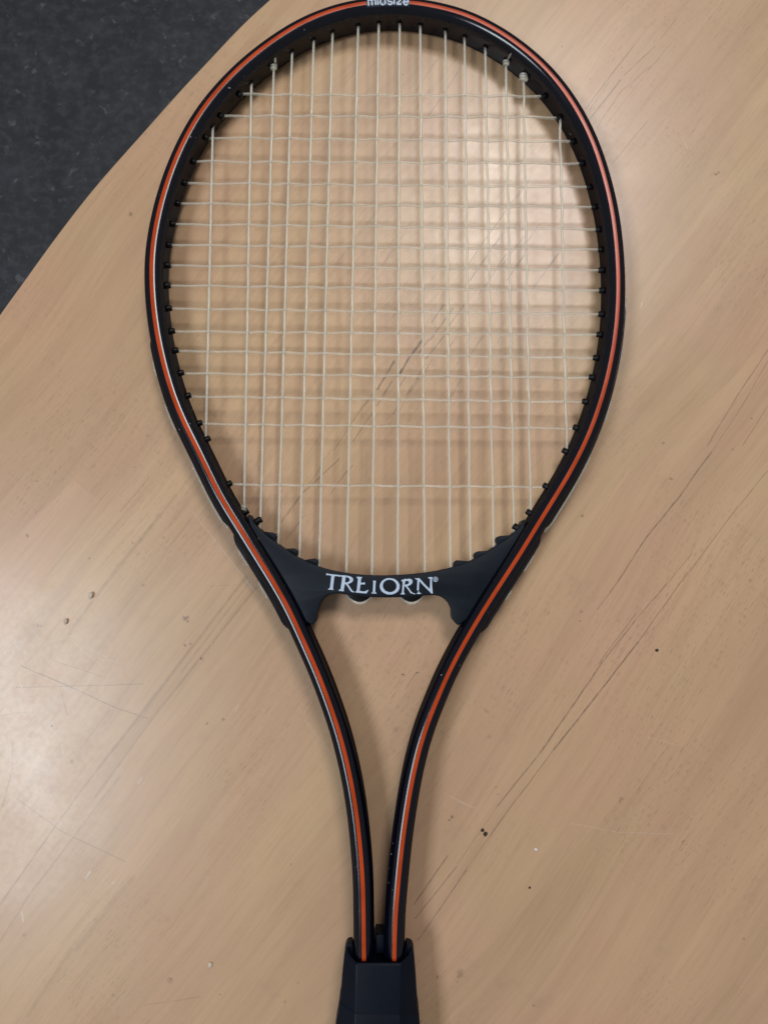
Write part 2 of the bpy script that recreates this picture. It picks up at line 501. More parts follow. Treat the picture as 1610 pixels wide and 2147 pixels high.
def table_material(dark_list, pale_list, spot_list):
    k = NT('worn_beech_laminate')
    co = k.obj_co()
    ang = R(53)
    ca, sa = math.cos(ang), math.sin(ang)
    u = k.vmath('DOT_PRODUCT', co, (ca, sa, 0))
    v = k.vmath('DOT_PRODUCT', co, (-sa, ca, 0))
    # the grain bends a little
    bend = k.math('MULTIPLY', k.math('SUBTRACT', k.noise(co, 3.0, 2), 0.5), 0.05)
    v2 = k.math('ADD', v, bend)

    def uv(su, sv):
        c = k.n('CombineXYZ')
        k.l(k.math('MULTIPLY', u, su), c.inputs[0])
        k.l(k.math('MULTIPLY', v2, sv), c.inputs[1])
        return c.outputs[0]

    big = k.noise(uv(2.2, 14), 1.0, 3, 0.55)
    mid = k.noise(uv(5, 70), 1.0, 4, 0.6)
    fin = k.noise(uv(18, 420), 1.0, 3, 0.6)
    cloud = k.noise(co, 11, 3, 0.55)
    col = k.mix(k.rng(big, 0.30, 0.70), WOOD[0], WOOD[1])
    col = k.mix(k.rng(cloud, 0.35, 0.68, 0, 0.55), col, WOOD[2])
    col = k.mix(k.rng(mid, 0.42, 0.66, 0, 0.30), col, WOOD[3])
    col = k.mix(k.rng(fin, 0.48, 0.74, 0, 0.30), col, WOOD[3])
    fin2 = k.noise(uv(40, 1100), 1.0, 2, 0.5)
    col = k.mix(k.rng(fin2, 0.50, 0.80, 0, 0.25), col, WOOD[3])
    # the veneer is made of strips: each a little redder or yellower than its neighbour
    sv_ = k.n('TexVoronoi', voronoi_dimensions='2D', distance='MANHATTAN')
    k.l(uv(1.6, 11), sv_.inputs['Vector'])
    sv_.inputs['Scale'].default_value = 1.0
    sep0 = k.n('SeparateColor')
    k.l(sv_.outputs['Color'], sep0.inputs[0])
    col = k.mix(k.rng(sep0.outputs[0], 0.0, 1.0, 0, 0.22), col, WOOD[3])
    col = k.mix(k.rng(sep0.outputs[1], 0.3, 1.0, 0, 0.30), col, WOOD[2])
    gr = k.noise(co, 1700, 2, 0.6)
    col = k.mix(k.rng(gr, 0.35, 0.75, 0, 0.13), col, (0.25, 0.15, 0.09))
    # pores of the beech: short dashes along the grain
    for (su, sv, thr, dens, st) in ((260, 2300, 0.86, 0.46, 0.34), (130, 1900, 0.92, 0.44, 0.32)):
        vo = k.n('TexVoronoi', voronoi_dimensions='2D')
        k.l(uv(su, sv), vo.inputs['Vector'])
        vo.inputs['Scale'].default_value = 1.0
        vo.inputs['Randomness'].default_value = 0.9
        sep = k.n('SeparateColor')
        k.l(vo.outputs['Color'], sep.inputs[0])
        m = k.math('MULTIPLY', k.rng(vo.outputs['Distance'], 0.42, 0.20), k.rng(sep.outputs[0], thr, thr + 0.08))
        m = k.math('MULTIPLY', m, k.rng(k.noise(co, 9, 2), dens, dens + 0.13))
        col = k.mix(k.math('MULTIPLY', m, st), col, (0.10, 0.062, 0.044))
    # smudges
    sm = k.rng(k.noise(k.vmath('ADD', co, (2.3, 0.7, 0)), 38, 3, 0.6), 0.62, 0.80, 0, 0.20)
    col = k.mix(sm, col, (0.24, 0.155, 0.115))
    # scores, each where it is on the table
    wob = k.vmath('SCALE', k.vmath('SUBTRACT', k.noise(co, 60, 2, 0.5, out=1), (0.5, 0.5, 0.5)), scale=0.0008)
    wob2 = k.vmath('MULTIPLY', k.vmath('ADD', co, wob), (1, 1, 0))
    brk = k.rng(k.noise(co, 240, 3, 0.6), 0.34, 0.58, 0.5, 1.0)

    def marks(lst):
        acc = None
        for (x0, y0, x1, y1, wd, s) in lst:
            a, b = on_table(x0, y0), on_table(x1, y1)
            d = b - a
            g = k.n('Group')
            g.node_tree = SEG
            k.l(wob2, g.inputs['P'])
            g.inputs['A'].default_value = a
            g.inputs['D'].default_value = d
            g.inputs['InvL2'].default_value = 1.0 / d.length_squared
            g.inputs['W'].default_value = wd * MM * 0.76
            g.inputs['S'].default_value = s
            if acc is not None:
                k.l(acc, g.inputs['Acc'])
            acc = g.outputs[0]
        return acc

    dark = k.math('MULTIPLY', marks(dark_list), brk) if dark_list else None
    pale = k.math('MULTIPLY', marks(pale_list), brk) if pale_list else None
    wob3 = k.vmath('MULTIPLY', k.vmath('ADD', co, k.vmath('SCALE', k.vmath('SUBTRACT', k.noise(co, 420, 2, 0.5, out=1), (0.5, 0.5, 0.5)), scale=0.0022)), (1, 1, 0))
    spot = None
    for (x, y, r, s) in spot_list:
        wv = wob3
        if spot is not None:
            nd = k.n('VectorMath', operation='MULTIPLY_ADD')
            k.l(spot, nd.inputs[0]); nd.inputs[1].default_value = (1e-12, 0, 0); k.l(wob3, nd.inputs[2])
            wv = nd.outputs[0]
        d = k.vmath('DISTANCE', wv, tuple(on_table(x, y)))
        m = k.rng(d, r * MM * 1.15, r * MM * 0.25, 0, s * 0.86)
        spot = m if spot is None else k.math('MAXIMUM', spot, m)
    if dark is not None:
        col = k.mix(dark, col, (0.035, 0.024, 0.022))
    if spot is not None:
        col = k.mix(k.math('MULTIPLY', spot, 0.95), col, (0.050, 0.030, 0.026))
    if pale is not None:
        col = k.mix(pale, col, (0.72, 0.62, 0.53))
    # gloss: rubbed in places, fine hairline scratches
    g1 = k.noise(co, 26, 4, 0.6)
    h1 = k.noise(co, 330, 4, 0.65)
    rough = k.rng(g1, 0.3, 0.7, 0.27, 0.35)
    rough = k.math('ADD', rough, k.rng(h1, 0.40, 0.66, -0.012, 0.022))
    k.set(Base_Color=col, Roughness=rough)
    k.b.inputs['Specular IOR Level'].default_value = 0.58
    k.bump(h1, 0.003, 0.0003)
    return k.m


WOOD = ((0.520, 0.340, 0.196), (0.665, 0.456, 0.250), (0.625, 0.365, 0.240), (0.375, 0.222, 0.130))

edge_px = [(562, 0), (520, 37), (485, 72), (440, 123), (405, 158), (369, 197), (320, 253), (281, 297),
           (242, 340), (212, 374), (182, 410), (156, 443), (130, 478), (98, 520), (67, 565), (44, 596), (22, 626), (0, 657)]
EP = [on_table(*p) for p in edge_px]


def table_outline():
    P = np.array([(p.x, p.y) for p in EP])
    d0 = (P[0] - P[2]); d0 /= np.linalg.norm(d0)
    d1 = (P[-1] - P[-3]); d1 /= np.linalg.norm(d1)

    def run(p, d, turn, n, step):
        out = []
        a = math.atan2(d[1], d[0])
        p = p.copy()
        for _ in range(n):
            a += turn
            p = p + step * np.array([math.cos(a), math.sin(a)])
            out.append(p.copy())
        return out
    top = run(P[0], d0, R(-2.2), 20, 0.04)[::-1]       # goes on beyond the picture, bending the same way
    bot = run(P[-1], d1, R(1.4), 20, 0.04)
    line = smooth_line(top + list(P) + bot, 0.006, 0.012)
    xmax = 0.85
    return [tuple(p) for p in line] + [(xmax, line[-1][1]), (xmax, line[0][1])]


OUT = table_outline()


def build_table():
    root = empty('table', (0.25, 0, FZ), 'large curved beech laminate table top with scratches under the racket', 'table')
    org = Vector((0.25, 0, FZ))
    TH = 0.026
    # the board's upper side is cut into fields; each field's material carries the scores that cross it
    top = [Vector((x, y, 0)) for x, y in OUT]
    plain = table_material([], [], [])
    o = prism(top, TH, bevel=0.0016, name='tabletop', mat=plain, parent=root)
    me = o.data
    X0, X1, Y0, Y1, NX, NY = -0.22, 0.22, -0.28, 0.32, 7, 9
    bm = bmesh.new()
    bm.from_mesh(me)
    for i in range(NX + 1):
        bmesh.ops.bisect_plane(bm, geom=bm.verts[:] + bm.edges[:] + bm.faces[:], plane_co=(X0 + (X1 - X0) * i / NX, 0, 0), plane_no=(1, 0, 0))
    for j in range(NY + 1):
        bmesh.ops.bisect_plane(bm, geom=bm.verts[:] + bm.edges[:] + bm.faces[:], plane_co=(0, Y0 + (Y1 - Y0) * j / NY, 0), plane_no=(0, 1, 0))
    bm.to_mesh(me)
    bm.free()

    def near_box(a, b, x0, x1, y0, y1):
        n = max(2, int((b - a).length / 0.004))
        return any(x0 <= a.x + (b.x - a.x) * t / n <= x1 and y0 <= a.y + (b.y - a.y) * t / n <= y1 for t in range(n + 1))

    slot = {}
    mg = 0.006
    for i in range(NX):
        for j in range(NY):
            x0, x1 = X0 + (X1 - X0) * i / NX - mg, X0 + (X1 - X0) * (i + 1) / NX + mg
            y0, y1 = Y0 + (Y1 - Y0) * j / NY - mg, Y0 + (Y1 - Y0) * (j + 1) / NY + mg
            pick = lambda lst: [q for q in lst if near_box(on_table(q[0], q[1]), on_table(q[2], q[3]), x0, x1, y0, y1)]
            dl, pl = pick(DARK), pick(PALE)
            sl = [q for q in SPOTS if x0 <= on_table(q[0], q[1]).x <= x1 and y0 <= on_table(q[0], q[1]).y <= y1]
            if dl or pl or sl:
                me.materials.append(table_material(dl, pl, sl))
                slot[(i, j)] = len(me.materials) - 1
    for p in me.polygons:
        if p.normal.z > 0.9:
            i = int((p.center.x - X0) / (X1 - X0) * NX // 1)
            j = int((p.center.y - Y0) / (Y1 - Y0) * NY // 1)
            p.material_index = slot.get((i, j), 0)
    o.location = -org
    o['label'] = 'beech wood board with dark scores along the grain'
    k = NT('grey_steel')
    k.set(Base_Color=(0.3, 0.3, 0.31), Roughness=0.4, Metallic=0.8)
    for (x, y) in ((0.05, -0.45), (0.68, -0.45), (0.68, 0.5), (0.3, 0.5)):
        V, F = tube([(x, y, FZ), (x, y, FZ + 0.01), (x, y, -TH)], [0.028, 0.024, 0.024], 16)
        mesh_obj('leg', V, F, k.m, root, org)
    return root


table = build_table()

# ------------------------------------------------------------------ racket
LEFT = [(764.6, 6.1), (710, 17), (641.6, 42.7), (590.4, 72.4), (539, 109.3), (505, 138.4), (470.8, 172.5), (436.7, 212.5),
        (412.7, 246.7), (388.8, 288.7), (368.3, 333.1), (351.2, 379.2), (335.9, 430.5), (327.3, 471.5), (320.8, 508), (317.6, 551.2),
        (318.3, 602.5), (321.7, 646.9), (327.8, 691.3), (336.4, 735.7), (348.3, 783.6), (363.7, 833.1), (382.5, 879.2), (399.6, 913.4),
        (418.4, 951), (442, 1001), (463.8, 1044.7), (491.8, 1089.4), (519.7, 1134.2), (547.7, 1178.9), (575.6, 1223.6), (595.2, 1257),
        (617.2, 1301), (642, 1356), (667, 1411.8), (688, 1467.7), (707.6, 1523.6), (723, 1579.5), (735.6, 1635.4), (745.3, 1691.3),
        (752.3, 1747.2), (757.5, 1803), (761, 1859), (762, 1924.5), (762.7, 1989), (763, 2015)]
RIGHT = [(865, 4.8), (919.6, 14.3), (970.8, 28), (1018.7, 49.5), (1066.5, 77.9), (1107.5, 109.3), (1145, 143.5), (1179.2, 184.5),
         (1206.6, 225.5), (1232.2, 273.3), (1252.7, 324.6), (1268, 375.8), (1281.7, 433.9), (1290.3, 495.4), (1294.4, 546), (1296, 595.7),
         (1294.4, 650.3), (1289.2, 705), (1280, 759.7), (1268, 810.9), (1254.4, 855.3), (1237.3, 903.1), (1216.8, 947.6), (1191, 996.5),
         (1158, 1050), (1126.6, 1100.6), (1093, 1156.5), (1059.5, 1208.2), (1031.5, 1251.5), (1001, 1300), (969, 1356), (939.6, 1411.8),
         (915.8, 1467.7), (893.5, 1523.6), (876.7, 1579.5), (864.1, 1635.4), (854.3, 1691.3), (846, 1747.2), (839.5, 1803), (834.2, 1859),
         (828.5, 1924.5), (826.6, 1989), (826.5, 2015)]
A_, B_ = 5.3 * MM, 9.7 * MM            # half width and half height of the tube
AI, FLAT = 5.7 * MM, 5.0 * MM         # inner side: an oval cut off to a flat wall
TIP = (815, 2.2)
line = [on_racket(x, y, B_) for x, y in LEFT[::-1] + [TIP] + RIGHT]
PATH = smooth_line([(p.x, p.y) for p in line], 0.002, 0.007)
NP = len(PATH)
TAN = np.gradient(PATH, axis=0)
TAN /= np.linalg.norm(TAN, axis=1)[:, None]
NRM = np.stack([-TAN[:, 1], TAN[:, 0]], 1)      # outward: the path runs clockwise, left leg up and over
SLEN = np.concatenate([[0], np.cumsum(np.linalg.norm(np.diff(PATH, axis=0), axis=1))])
racket = empty('tennis_racket', (PATH[NP // 2][0], 0.0, 0.0),
               'black tennis racket with orange stripes and clear strings lying on the table', 'tennis racket')
RORG = Vector(racket.location)


def path_pt(i, n, dz):
    p = PATH[i] + NRM[i] * n
    return Vector((p[0], p[1], zmid(PATH[i][1]) + dz))


def near_index(px, py, side=None, dz=B_):
    q = on_racket(px, py, dz)
    d = np.linalg.norm(PATH - np.array([q.x, q.y]), axis=1)
    if side == 'L':
        d[NP // 2:] = 9
    elif side == 'R':
        d[:NP // 2] = 9
    return int(np.argmin(d))


SE, SI = 3.0, 2.2     # how square the oval is, outer and inner side


def tube_profile(seg=40):
    """cross-section (outward n, height z): an oval with a channel along its outer side"""
    out = []
    for j in range(seg):
        t = 2 * math.pi * j / seg
        c, s = math.cos(t), math.sin(t)
        e = SE if c > 0 else SI
        n = (A_ if c > 0 else AI) * math.copysign(abs(c) ** (2 / e), c)
        z = B_ * math.copysign(abs(s) ** (2 / e), s)
        n = max(n, -FLAT)
        if n > 0 and abs(z) < 3.4 * MM:
            n -= 1.7 * MM * (1 - (abs(z) / (3.4 * MM)) ** 4)
        out.append((n, z))
    return out


def sweep(profile, i0, i1, closed=True, step=1, taper=0):
    idx = list(range(i0, i1 + 1, step))
    if idx[-1] != i1:
        idx.append(i1)
    V, F = [], []
    m = len(profile)
    for q, i in enumerate(idx):
        f = 1.0
        if taper:
            f = min(1.0, (min(q, len(idx) - 1 - q) + 0.35) / taper)
            f = f ** 0.5
        for (n, z) in profile:
            nn = n if not taper else (profile_base + (n - profile_base) * f)
            V.append(path_pt(i, nn, z))
    for q in range(len(idx) - 1):
        for j in range(m if closed else m - 1):
            a, b = q * m + j, q * m + (j + 1) % m
            F.append((a, b, b + m, a + m))
    if closed:
        F.append(tuple(range(m))[::-1])
        F.append(tuple((len(idx) - 1) * m + j for j in range(m)))
    return V, F


profile_base = 0.0
V, F = sweep(tube_profile(64), 0, NP - 1)
frame = mesh_obj('frame', V, F, M_FRAME, racket, RORG, angle=50)


def top_z(n):
    e, a = (SE, A_) if n > 0 else (SI, AI)
    return B_ * (1 - abs(n / a) ** e) ** (1 / e)


def band(n0, n1, lift, cnt=7):
    up = [(n0 + (n1 - n0) * j / (cnt - 1)) for j in range(cnt)]
    return [(n, top_z(n) + lift) for n in up]


iL, iR = near_index(770, 4), near_index(861, 3)
for (i0, i1) in ((0, iL), (iR, NP - 1)):
    V, F = sweep(band(-0.99 * MM, 0.99 * MM, 0.07 * MM), i0, i1, closed=False)
    s = mesh_obj('stripe', V, F, M_STRIPE, frame, Vector((0, 0, 0)) + RORG)
    s.data.flip_normals() if s.data.polygons[0].normal.z < 0 else None
V, F = sweep(band(-2.3 * MM, 2.3 * MM, 0.05 * MM), iL, iR, closed=False)
lab = mesh_obj('label_band', V, F, M_LABEL, frame, RORG)
lab.data.flip_normals() if lab.data.polygons[0].normal.z < 0 else None


# word on the head: strokes laid on the curved tube
def stroke_letter(strokes, s0, h, x_off, th, name='letter'):
    """strokes in letter units (x right, y up 0..1); placed along the tube from length s0; y towards the outside"""
    V, F = [], []
    for st in strokes:
        raw = [Vector((p[0], p[1])) for p in st]
        pts = [raw[0]]
        for p, q in zip(raw, raw[1:]):
            m = max(1, int((q - p).length / 0.10))
            pts += [p.lerp(q, (i + 1) / m) for i in range(m)]
        base = len(V)
        lift = 0.12 * MM + 0.012 * MM * strokes.index(st)
        for i, p in enumerate(pts):
            t = pts[min(i + 1, len(pts) - 1)] - pts[max(i - 1, 0)]
            nrm = Vector((-t.y, t.x)).normalized() * (th / h)
            for sg in (1, -1):
                q = p + nrm * sg
                s = s0 + (x_off + q.x) * h
                n = (q.y - 0.5) * h + WORD_N
                i_f = np.interp(s, SLEN, np.arange(NP))
                ii = int(i_f)
                fr = i_f - ii
                c = PATH[ii] * (1 - fr) + PATH[min(ii + 1, NP - 1)] * fr
                nn = NRM[ii] * (1 - fr) + NRM[min(ii + 1, NP - 1)] * fr
                xy = c + nn * n
                V.append(Vector((xy[0], xy[1], zmid(c[1]) + top_z(n) + lift)))
        for i in range(len(pts) - 1):
            a = base + 2 * i
            F.append((a, a + 1, a + 3, a + 2))
    o = mesh_obj(name, V, F, M_PRINT, frame, RORG, smooth=False)
    if o.data.polygons[0].normal.z < 0:
        o.data.flip_normals()


def arc(cx, cy, rx, ry, a0, a1, n=10):
    return [(cx + rx * math.cos(R(a0 + (a1 - a0) * i / n)), cy + ry * math.sin(R(a0 + (a1 - a0) * i / n))) for i in range(n + 1)]


WORD_N = 0.55 * MM
WORD = [
    ([[(0, 0), (0, .72)], [(0, .5)] + arc(.22, .5, .22, .22, 180, 0) + [(.44, 0)], [(.44, .5)] + arc(.66, .5, .22, .22, 180, 0) + [(.88, 0)]], 1.16),
    ([[(0, 0), (0, .72)], [(0, .88), (0, 1.0)]], .28),
    ([arc(.3, .36, .3, .36, 60, 300), [(.6, 0), (.6, 1.0)]], .90),
    ([arc(.3, .54, .27, .18, 20, 270, 10)[:] + arc(.3, .18, .27, .18, 90, -160, 10)], .80),
    ([[(0, 0), (0, .72)], [(0, .88), (0, 1.0)]], .28),
    ([[(0, .68), (.55, .68), (.05, .05), (.6, .05)]], .86),
    ([[(.03, .38), (.58, .38)] + arc(.3, .36, .3, .34, 10, 320, 14)], .80),
]
tot = sum(wd for _, wd in WORD) - .25
sA, sB = SLEN[iL], SLEN[iR]
hh = (sB - sA) * 0.90 / tot
hscale = min(hh, 4.3 * MM)
x = 0.0
sx = (sB - sA) * 0.91 / tot / hscale
for st, wd in WORD:
    stroke_letter([[(p[0] * sx, p[1]) for p in s_] for s_ in st], sA + (sB - sA) * 0.05, hscale, x * sx, 0.37 * MM)
    x += wd

# ---- yoke (throat bridge)
YZ = 5.6 * MM
UP = [(519, 1079), (523, 1078.5), (532, 1095), (547.7, 1111.8), (561, 1124), (575.6, 1134.5), (589, 1145), (603.6, 1154.5), (617, 1163.5), (631.5, 1171.2),
      (645, 1178), (659.5, 1184), (673, 1189), (687.4, 1193.3), (701, 1196.3), (715.4, 1199), (729, 1201.3), (743.3, 1203.2), (764, 1205), (785, 1206), (810, 1206.2),
      (836, 1205.2), (864, 1203), (891.8, 1200), (920, 1195.6), (947.7, 1189), (964, 1184), (981, 1178), (1000, 1168.6), (1017.6, 1158.5), (1032, 1149.6),
      (1045.5, 1140), (1060, 1130.4), (1073.5, 1120.5), (1083, 1111), (1090, 1103.4), (1096, 1091), (1100, 1088.5)]
LOWR = [(960.5, 1311.5), (948.5, 1297.5), (947.5, 1287), (947, 1277), (942, 1265.5), (934.5, 1257), (924, 1250.8), (911.5, 1247.8), (897, 1248),
        (883.6, 1249.5), (862, 1251.3), (837, 1252.4), (809, 1252.9), (781, 1252.2), (754, 1250), (727, 1247), (712, 1244.6), (701, 1244.6), (687.4, 1248.3),
        (679, 1254), (673.5, 1261), (668, 1273), (665, 1285), (664, 1296), (661, 1304), (653.9, 1310.5)]
jr0, jr1 = near_index(1090 + 22, 1103, 'R'), near_index(980, 1318, 'R')
jl0, jl1 = near_index(499, 1103, 'L'), near_index(633, 1318, 'L')
YT = [on_racket(x, y, YZ) for x, y in UP]
YT += [path_pt(i, -2.5 * MM, YZ) for i in range(jr0 + 3, jr1 - 3, 4)]
YT += [on_racket(x, y, YZ) for x, y in LOWR]
YT += [path_pt(i, -2.5 * MM, YZ) for i in range(jl1 + 3, jl0 - 3, 4)]
yoke = prism(YT, 11.5 * MM, 0.7 * MM, 'yoke', M_YOKE, racket, RORG)

GUIDES = [
    [(549, 1113), (560, 1115), (571, 1116.2), (577, 1118.2), (580.2, 1122), (580, 1127), (577.5, 1130.5), (579, 1139), (560, 1127)],
    [(594, 1150.5), (606, 1150), (616, 1149.3), (621.5, 1151.6), (624.8, 1156), (624.4, 1160.5), (621.5, 1164), (622, 1171), (604, 1160)],
    [(638, 1174), (650, 1172), (659, 1170.6), (664.5, 1172), (667.8, 1176), (667.3, 1181), (666, 1184.5), (664, 1190), (645, 1182)],
    [(1072, 1121.5), (1060, 1122.6), (1048, 1123.3), (1042.5, 1125.6), (1039.8, 1130), (1040.5, 1136), (1044, 1141), (1046, 1146), (1064, 1133)],
    [(1026, 1154.2), (1014, 1155.2), (1003, 1155.6), (997, 1158), (993.6, 1163), (994.4, 1168), (999, 1172.5), (1002, 1177), (1018, 1166)],
    [(982, 1176.6), (970, 1175.5), (958, 1174.3), (953.5, 1177), (950.6, 1182.5), (951, 1188), (954, 1194), (976, 1187)],
]
for g in GUIDES:
    prism([on_racket(x, y, 2.6 * MM) for x, y in g], 5.6 * MM, 0.5 * MM, 'string_guide', M_YOKE, yoke, RORG)

# plugs and string loops under the bridge
for (x0, x1, ym, yb) in ((728, 780, 1248, 1262), (838, 887, 1249, 1262)):
    pts = [(x0 - 1, ym - 8)] + [(x0 + (x1 - x0) * t, ym + (yb - ym) * math.sin(math.pi * t) ** 0.8) for t in np.linspace(0, 1, 13)] + [(x1 + 1, ym - 8)]
    prism([on_racket(x, y, 1.5 * MM) for x, y in pts], 4.6 * MM, 0.4 * MM, 'string_guide', M_GROM, yoke, RORG)

# printed name, traced where it stands on the bridge (zoom units -> photo px)


def tpx(u, v):
    return (660 + u / 5.367, 1180 + v / 5.367)


def ell(cx, cy, rx, ry, n=36, rot=0.0, jitter=0.0):
    out = []
    for i in range(n):
        t = 2 * math.pi * i / n
        x, y = rx * math.cos(t), ry * math.sin(t)
        j = 1 + random.uniform(-jitter, jitter)
        out.append((cx + (x * math.cos(rot) - y * math.sin(rot)) * j, cy + (x * math.sin(rot) + y * math.cos(rot)) * j))
    return out


LETTERS = [
    # T
    [[(130, 116), (150, 123), (200, 130), (250, 135), (290, 140), (284, 159), (262, 151), (238, 150), (222, 151), (214, 200), (205, 280), (206, 292), (212, 299), (210, 305), (150, 301), (152, 293), (166, 287), (172, 278), (181, 200), (187, 146), (160, 139), (142, 137), (131, 143)]],
    # R
    [[(285, 141), (330, 141), (376, 147), (410, 158), (430, 176), (432, 198), (420, 216), (396, 230), (372, 237), (392, 268), (414, 302), (428, 318), (446, 326), (440, 333), (414, 328), (398, 312), (370, 268), (348, 240), (338, 240), (326, 300), (328, 313), (324, 321), (268, 314), (272, 305), (286, 298), (291, 290), (303, 210), (309, 166), (300, 154), (286, 150)],
     [(348, 160), (340, 222), (364, 220), (384, 211), (394, 194), (388, 175), (370, 164)]],
    # E, its upper arm worn away
    [[(471, 154), (486, 160), (500, 156), (512, 161), (530, 158), (531, 170), (521, 178), (517, 224), (540, 226), (556, 218), (566, 228), (560, 248), (548, 242), (514, 244), (504, 312), (530, 322), (560, 322), (582, 314), (600, 303), (604, 310), (586, 338), (580, 345), (520, 340), (455, 333), (457, 324), (470, 318), (474, 300), (484, 200), (486, 182), (474, 170)]],
    # T, its bar worn away
    [[(655, 198), (664, 203), (676, 199), (688, 206), (684, 224), (680, 300), (680, 330), (692, 338), (692, 347), (638, 345), (638, 337), (652, 329), (655, 290), (658, 222)]],
    # O
    [ell(843, 265, 112, 93, 44, 0.05, 0.012), ell(842, 260, 78, 70, 36, 0.25)],
    # R
    [[(975, 192), (1000, 190), (1008, 180), (1036, 184), (1060, 178), (1088, 186), (1099, 204), (1096, 226), (1082, 244), (1060, 256), (1040, 262), (1062, 292), (1086, 326), (1106, 340), (1130, 348), (1128, 356), (1112, 352), (1098, 346), (1076, 342), (1052, 306), (1016, 262), (1006, 262), (1000, 322), (1004, 340), (1012, 348), (1010, 356), (964, 354), (966, 346), (978, 340), (982, 310), (988, 214), (974, 204)],
     [(1020, 202), (1010, 246), (1034, 244), (1054, 234), (1060, 216), (1048, 204)]],
    # N
    [[(1127, 170), (1146, 176), (1172, 172), (1186, 184), (1240, 244), (1292, 296), (1296, 240), (1297, 182), (1274, 172), (1276, 162), (1324, 160), (1322, 170), (1316, 190), (1318, 250), (1326, 346), (1312, 346), (1276, 310), (1222, 256), (1176, 206), (1172, 250), (1170, 306), (1160, 312), (1148, 308), (1152, 240), (1154, 196), (1142, 186), (1128, 180)]],
    # foot of the N, half rubbed off
    [[(1162, 318), (1172, 320), (1174, 334), (1194, 342), (1194, 350), (1146, 350), (1146, 342), (1160, 336)]],
    # ring of the registered mark
    [ell(1357, 186, 28, 29, 28), ell(1357, 186, 22, 23, 24)],
    # its R
    [[(1346, 172), (1362, 171), (1370, 177), (1369, 187), (1362, 191), (1372, 203), (1366, 204), (1355, 192), (1352, 192), (1352, 204), (1346, 204)],
     [(1352, 177), (1352, 186), (1360, 186), (1364, 182), (1360, 177)]],
]
for loops in LETTERS:
    L3 = [[on_racket(*tpx(*p), YZ + 0.06 * MM) for p in lp] for lp in loops]
    tri = tessellate_polygon(L3)
    flat = [p for lp in L3 for p in lp]
    o = mesh_obj('letter', flat, [tuple(t) for t in tri], M_PRINT, yoke, RORG, smooth=False)
    if sum(p.normal.z * p.area for p in o.data.polygons) < 0:
        o.data.flip_normals()

# ---- strings
MAIN_T = [(447, 262), (528, 160), (575, 128), (613, 104), (658, 88), (697.5, 71), (751, 62), (794, 57), (838, 58), (881, 61),
          (933.5, 70), (973.5, 83), (1017, 103), (1060, 128), (1097, 170), (1173.5, 262)]
MAIN_B = [(432, 935), (512.7, 1057), (546.5, 1089), (584.5, 1127), (629, 1156), (670, 1175), (726.5, 1198), (780, 1204), (833.9, 1204),
          (890.9, 1199), (944, 1186), (986, 1166), (1034, 1130), (1076.7, 1096), (1111.6, 1064), (1187.5, 945)]
CR_L = [(491, 198), (460.6, 243), (433, 288.7), (411, 339), (392, 384), (378.6, 427), (368, 470), (360.7, 514), (357, 556.5), (358.5, 599),
        (360, 647), (363.7, 695), (374, 735.7), (382.5, 783), (396, 831), (420, 889), (485, 1016)]
CR_R = [(1131, 201.6), (1164, 246), (1189.5, 297), (1210, 342.7), (1223.6, 392), (1235.6, 434), (1244, 481), (1251, 523), (1254, 566.6), (1256, 609),
        (1256, 659), (1254, 702), (1247.6, 751), (1240.7, 792), (1223.6, 843), (1203, 898), (1141.6, 1021)]


def seg_hit(p, d, offs):
    """where the ray from p along d (2D) first meets the frame's wall line at offset offs; returns point, path index"""
    Q = PATH + NRM * offs
    best = None
    a, b = Q[:-1], Q[1:]
    e = b - a
    den = d[0] * e[:, 1] - d[1] * e[:, 0]
    den[np.abs(den) < 1e-12] = 1e-12
    ap = a - p
    t = (ap[:, 0] * e[:, 1] - ap[:, 1] * e[:, 0]) / den
    s = (ap[:, 0] * d[1] - ap[:, 1] * d[0]) / den
    ok = np.where((s >= 0) & (s <= 1) & (t > 0))[0]
    if len(ok):
        i = ok[np.argmin(t[ok])]
        best = (p + d * t[i], int(i))
    return best


def grommet(pt, i, direction=None, length=2.6 * MM):
    """a short black collar standing out of the inner wall round the string"""
    n = Vector((-NRM[i][0], -NRM[i][1], 0))
    d = direction if direction is not None else n
    base = Vector((pt[0], pt[1], zmid(pt[1]))) - n * 1.0 * MM
    tip = base + n * (length + 1.0 * MM)
    V, F = tube([base, base.lerp(tip, 0.88), tip], [1.75 * MM, 1.62 * MM, 1.25 * MM], 10)
    mesh_obj('grommet', V, F, M_GROM, racket, RORG, angle=45)


def two(p, q):
    a, b = on_racket(*p), on_racket(*q)
    return np.array([a.x, a.y]), np.array([b.x, b.y])


mains = [two(t, b) for t, b in zip(MAIN_T, MAIN_B)]
cross = [two(l, r) for l, r in zip(CR_L, CR_R)]


def extend(a, b, far_a=True, far_b=True):
    """push both ends to the wall of the frame (holes in its inner side)"""
    d = (b - a) / np.linalg.norm(b - a)
    m = (a + b) / 2
    ha = seg_hit(m, -d, -FLAT)
    hb = seg_hit(m, d, -FLAT)
    return d, ha, hb


SR = 0.70 * MM
AMP = 0.46 * MM


def inter(a, b, c, d):
    e, f = b - a, d - c
    den = e[0] * f[1] - e[1] * f[0]
    t = ((c[0] - a[0]) * f[1] - (c[1] - a[1]) * f[0]) / den
    s = ((c[0] - a[0]) * e[1] - (c[1] - a[1]) * e[0]) / den
    return t, s


